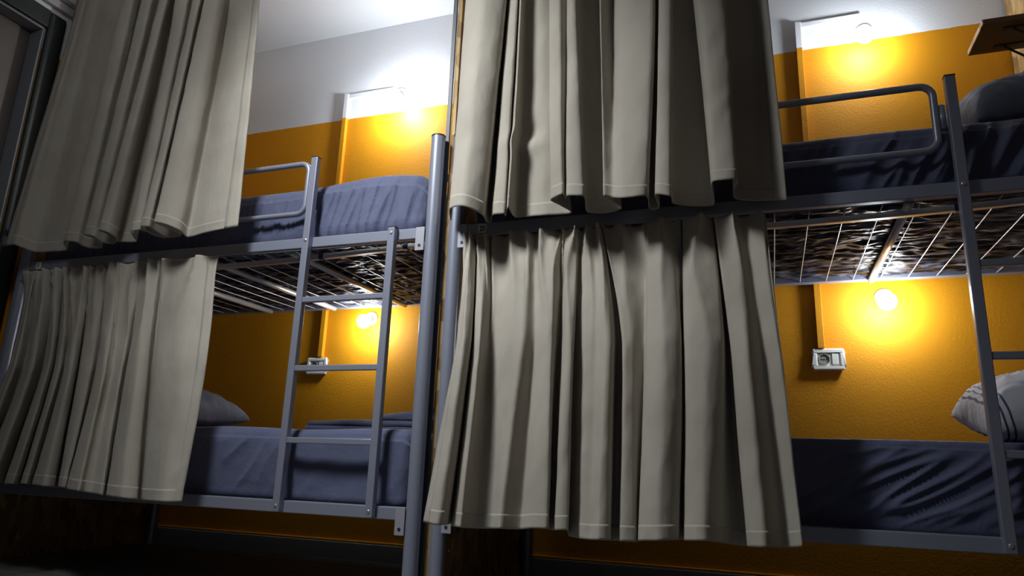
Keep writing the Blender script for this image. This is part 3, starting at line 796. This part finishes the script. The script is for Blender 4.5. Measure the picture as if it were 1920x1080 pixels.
def socket(x, z, label):
    e = empty('wall_socket', (x, WALL_Y, z), label, 'wall socket', 'white sockets on the ochre wall')
    w, h = .058, .043
    build('back_box', bxm((-w + .004, -.010, -h + .004), (w - .004, 0, h - .004)), 'white', e, bevel=.004)
    bm = bmesh.new()
    iw, ih = .040, .027
    for lo, hi in (((-w, -.020, ih), (w, -.009, h)), ((-w, -.020, -h), (w, -.009, -ih)),
                   ((-w, -.020, -ih), (-iw, -.009, ih)), ((iw, -.020, -ih), (w, -.009, ih))):
        box(bm, lo, hi)
    bmesh.ops.remove_doubles(bm, verts=bm.verts, dist=1e-6)
    build('cover_frame', bm, 'white', e, bevel=.005)
    build('insert', bxm((-iw, -.014, -ih), (iw, -.009, ih)), 'white', e, bevel=.001)
    s = build('outlet', lbm([(0, .022), (.004, .022), (.004, .019), (.001, .0185)], (-.016, -.014, 0), (0, -1, 0), 28), 'greyplastic', e)
    for dx in (-.010, 0.0, .010):
        build('pin_hole', lbm([(0, .0028), (.0012, .0028)], (-.016 + dx, -.0152, 0), (0, -1, 0), 12), 'black', s)
    build('earth_contact', bxm((-.019, -.0185, .0165), (-.013, -.014, .0205)), 'black', s)
    build('rocker_switch', bxm((.012, -.018, -.022), (.036, -.014, .022)), 'white', e, bevel=.003)
    return e
socket(-1.104, .912, 'white wall socket partly hidden by a ladder rung')
socket(1.290, .906, 'white wall socket with round outlet and switch, in full view on the ochre wall')

def wall_lamp(base, bulb, label, glass):
    e = empty('wall_lamp', base, label, 'lamp', 'bare bulb lamps on the back wall')
    ax = (Vector(bulb) - Vector(base)); d = ax.length
    build('wall_rose', lbm([(0, .034), (.010, .034), (.016, .026), (.018, 0)], (0, 0, 0), (0, -1, 0), 28), 'lampwhite', e, smooth=False)
    build('lampholder', lbm([(.004, .019), (d - .042, .020), (d - .036, .017)], (0, 0, 0), ax, 24), 'lampwhite', e, smooth=False)
    prof = [(d - .040, .013), (d - .031, .018)]
    for i in range(1, 11):
        a = math.pi * (.28 + .72 * i / 10)
        prof.append((d - math.cos(a) * .034, max(0.0, math.sin(a) * .034) if i < 10 else 0.0))
    build('bulb', lbm(prof, (0, 0, 0), ax, 24), glass, e, smooth=True, label='lit cool white bulb')
    return e
wall_lamp((-.752, WALL_Y, 2.405), (-.708, WALL_Y - .112, 2.312), 'lit bare bulb at the paint line over the upper bunk beside the door', 'bulb_upper_door')
wall_lamp((1.532, WALL_Y, 2.345), (1.518, WALL_Y - .112, 2.258), 'lit bare bulb at the paint line above the guard rail next to the shelf', 'bulb_upper_shelf')
wall_lamp((-.812, WALL_Y, 1.150), (-.796, WALL_Y - .102, 1.116), 'lit bare bulb under the upper bunk, seen behind the full ladder', 'bulb_lower_door')
wall_lamp((1.508, WALL_Y, 1.150), (1.504, WALL_Y - .102, 1.112), 'lit bare bulb under the upper bunk, right of the fully visible socket', 'bulb_lower_socket')

# ------------------------------------------------------------------ small shelf on the right partition
sh = empty('wall_shelf', (2.050, .60, 2.0), 'small brown board shelf on black brackets fixed to the strand board', 'shelf')
build('board', bxm((-.220, -.105, 0), (-.0005, .100, .018)), 'shelfwood', sh, bevel=.001)
build('raw_edge', bxm((-.224, -.105, 0), (-.220, .100, .018)), 'osb', sh, label='pale unfinished board edge')
for by in (-.055, .060):
    bm = bmesh.new()
    box(bm, (-.150, by - .010, -.004), (-.001, by + .010, -.0002))
    box(bm, (-.005, by - .010, -.125), (-.001, by + .010, -.004))
    box(bm, (-.005, by - .003, -.11), (-.001, by + .003, -.02))
    tube(bm, [(-.120, by, -.004), (-.005, by, -.100)], .004, 6)
    build('bracket', bm, 'black', sh)

# ------------------------------------------------------------------ ceiling spotlight of the room (above the frame)
sp = empty('ceiling_spotlight', (SPOT_POS[0], SPOT_POS[1], CEIL_Z), 'wide white reflector lamp on the ceiling turned towards the bunks', 'lamp')
aim = (Vector(SPOT_AIM) - Vector(SPOT_POS)).normalized()
head = Vector(SPOT_POS) - Vector((SPOT_POS[0], SPOT_POS[1], CEIL_Z))
build('mount', lbm([(0, .05), (.018, .05), (.024, .04)], (0, 0, 0), (0, 0, -1), 28), 'lampwhite', sp)
build('stem', tbm([(0, 0, -.02), tuple(head - aim * .08)], .010, 12), 'lampwhite', sp, smooth=True)
build('housing', lbm([(-.095, .05), (-.080, .17), (-.006, .275), (-.006, .268), (-.012, .267)], head, aim, 32), 'lampwhite', sp)
build('lens', lbm([(-.0118, .265), (-.009, .262)], head, aim, 32), 'ceilinglamp', sp)
ld = bpy.data.lights.new('spot_beam', 'SPOT')
ld.energy = SPOT_POWER
ld.color = (0.96, 0.985, 1.0)
ld.spot_size = math.radians(SPOT_ANGLE)
ld.spot_blend = 1.0
ld.shadow_soft_size = SPOT_RADIUS
lo = bpy.data.objects.new('spot_beam', ld)
lo.location = head + aim * .02
lo.rotation_euler = aim.to_track_quat('-Z', 'Y').to_euler()
link(lo, sp)
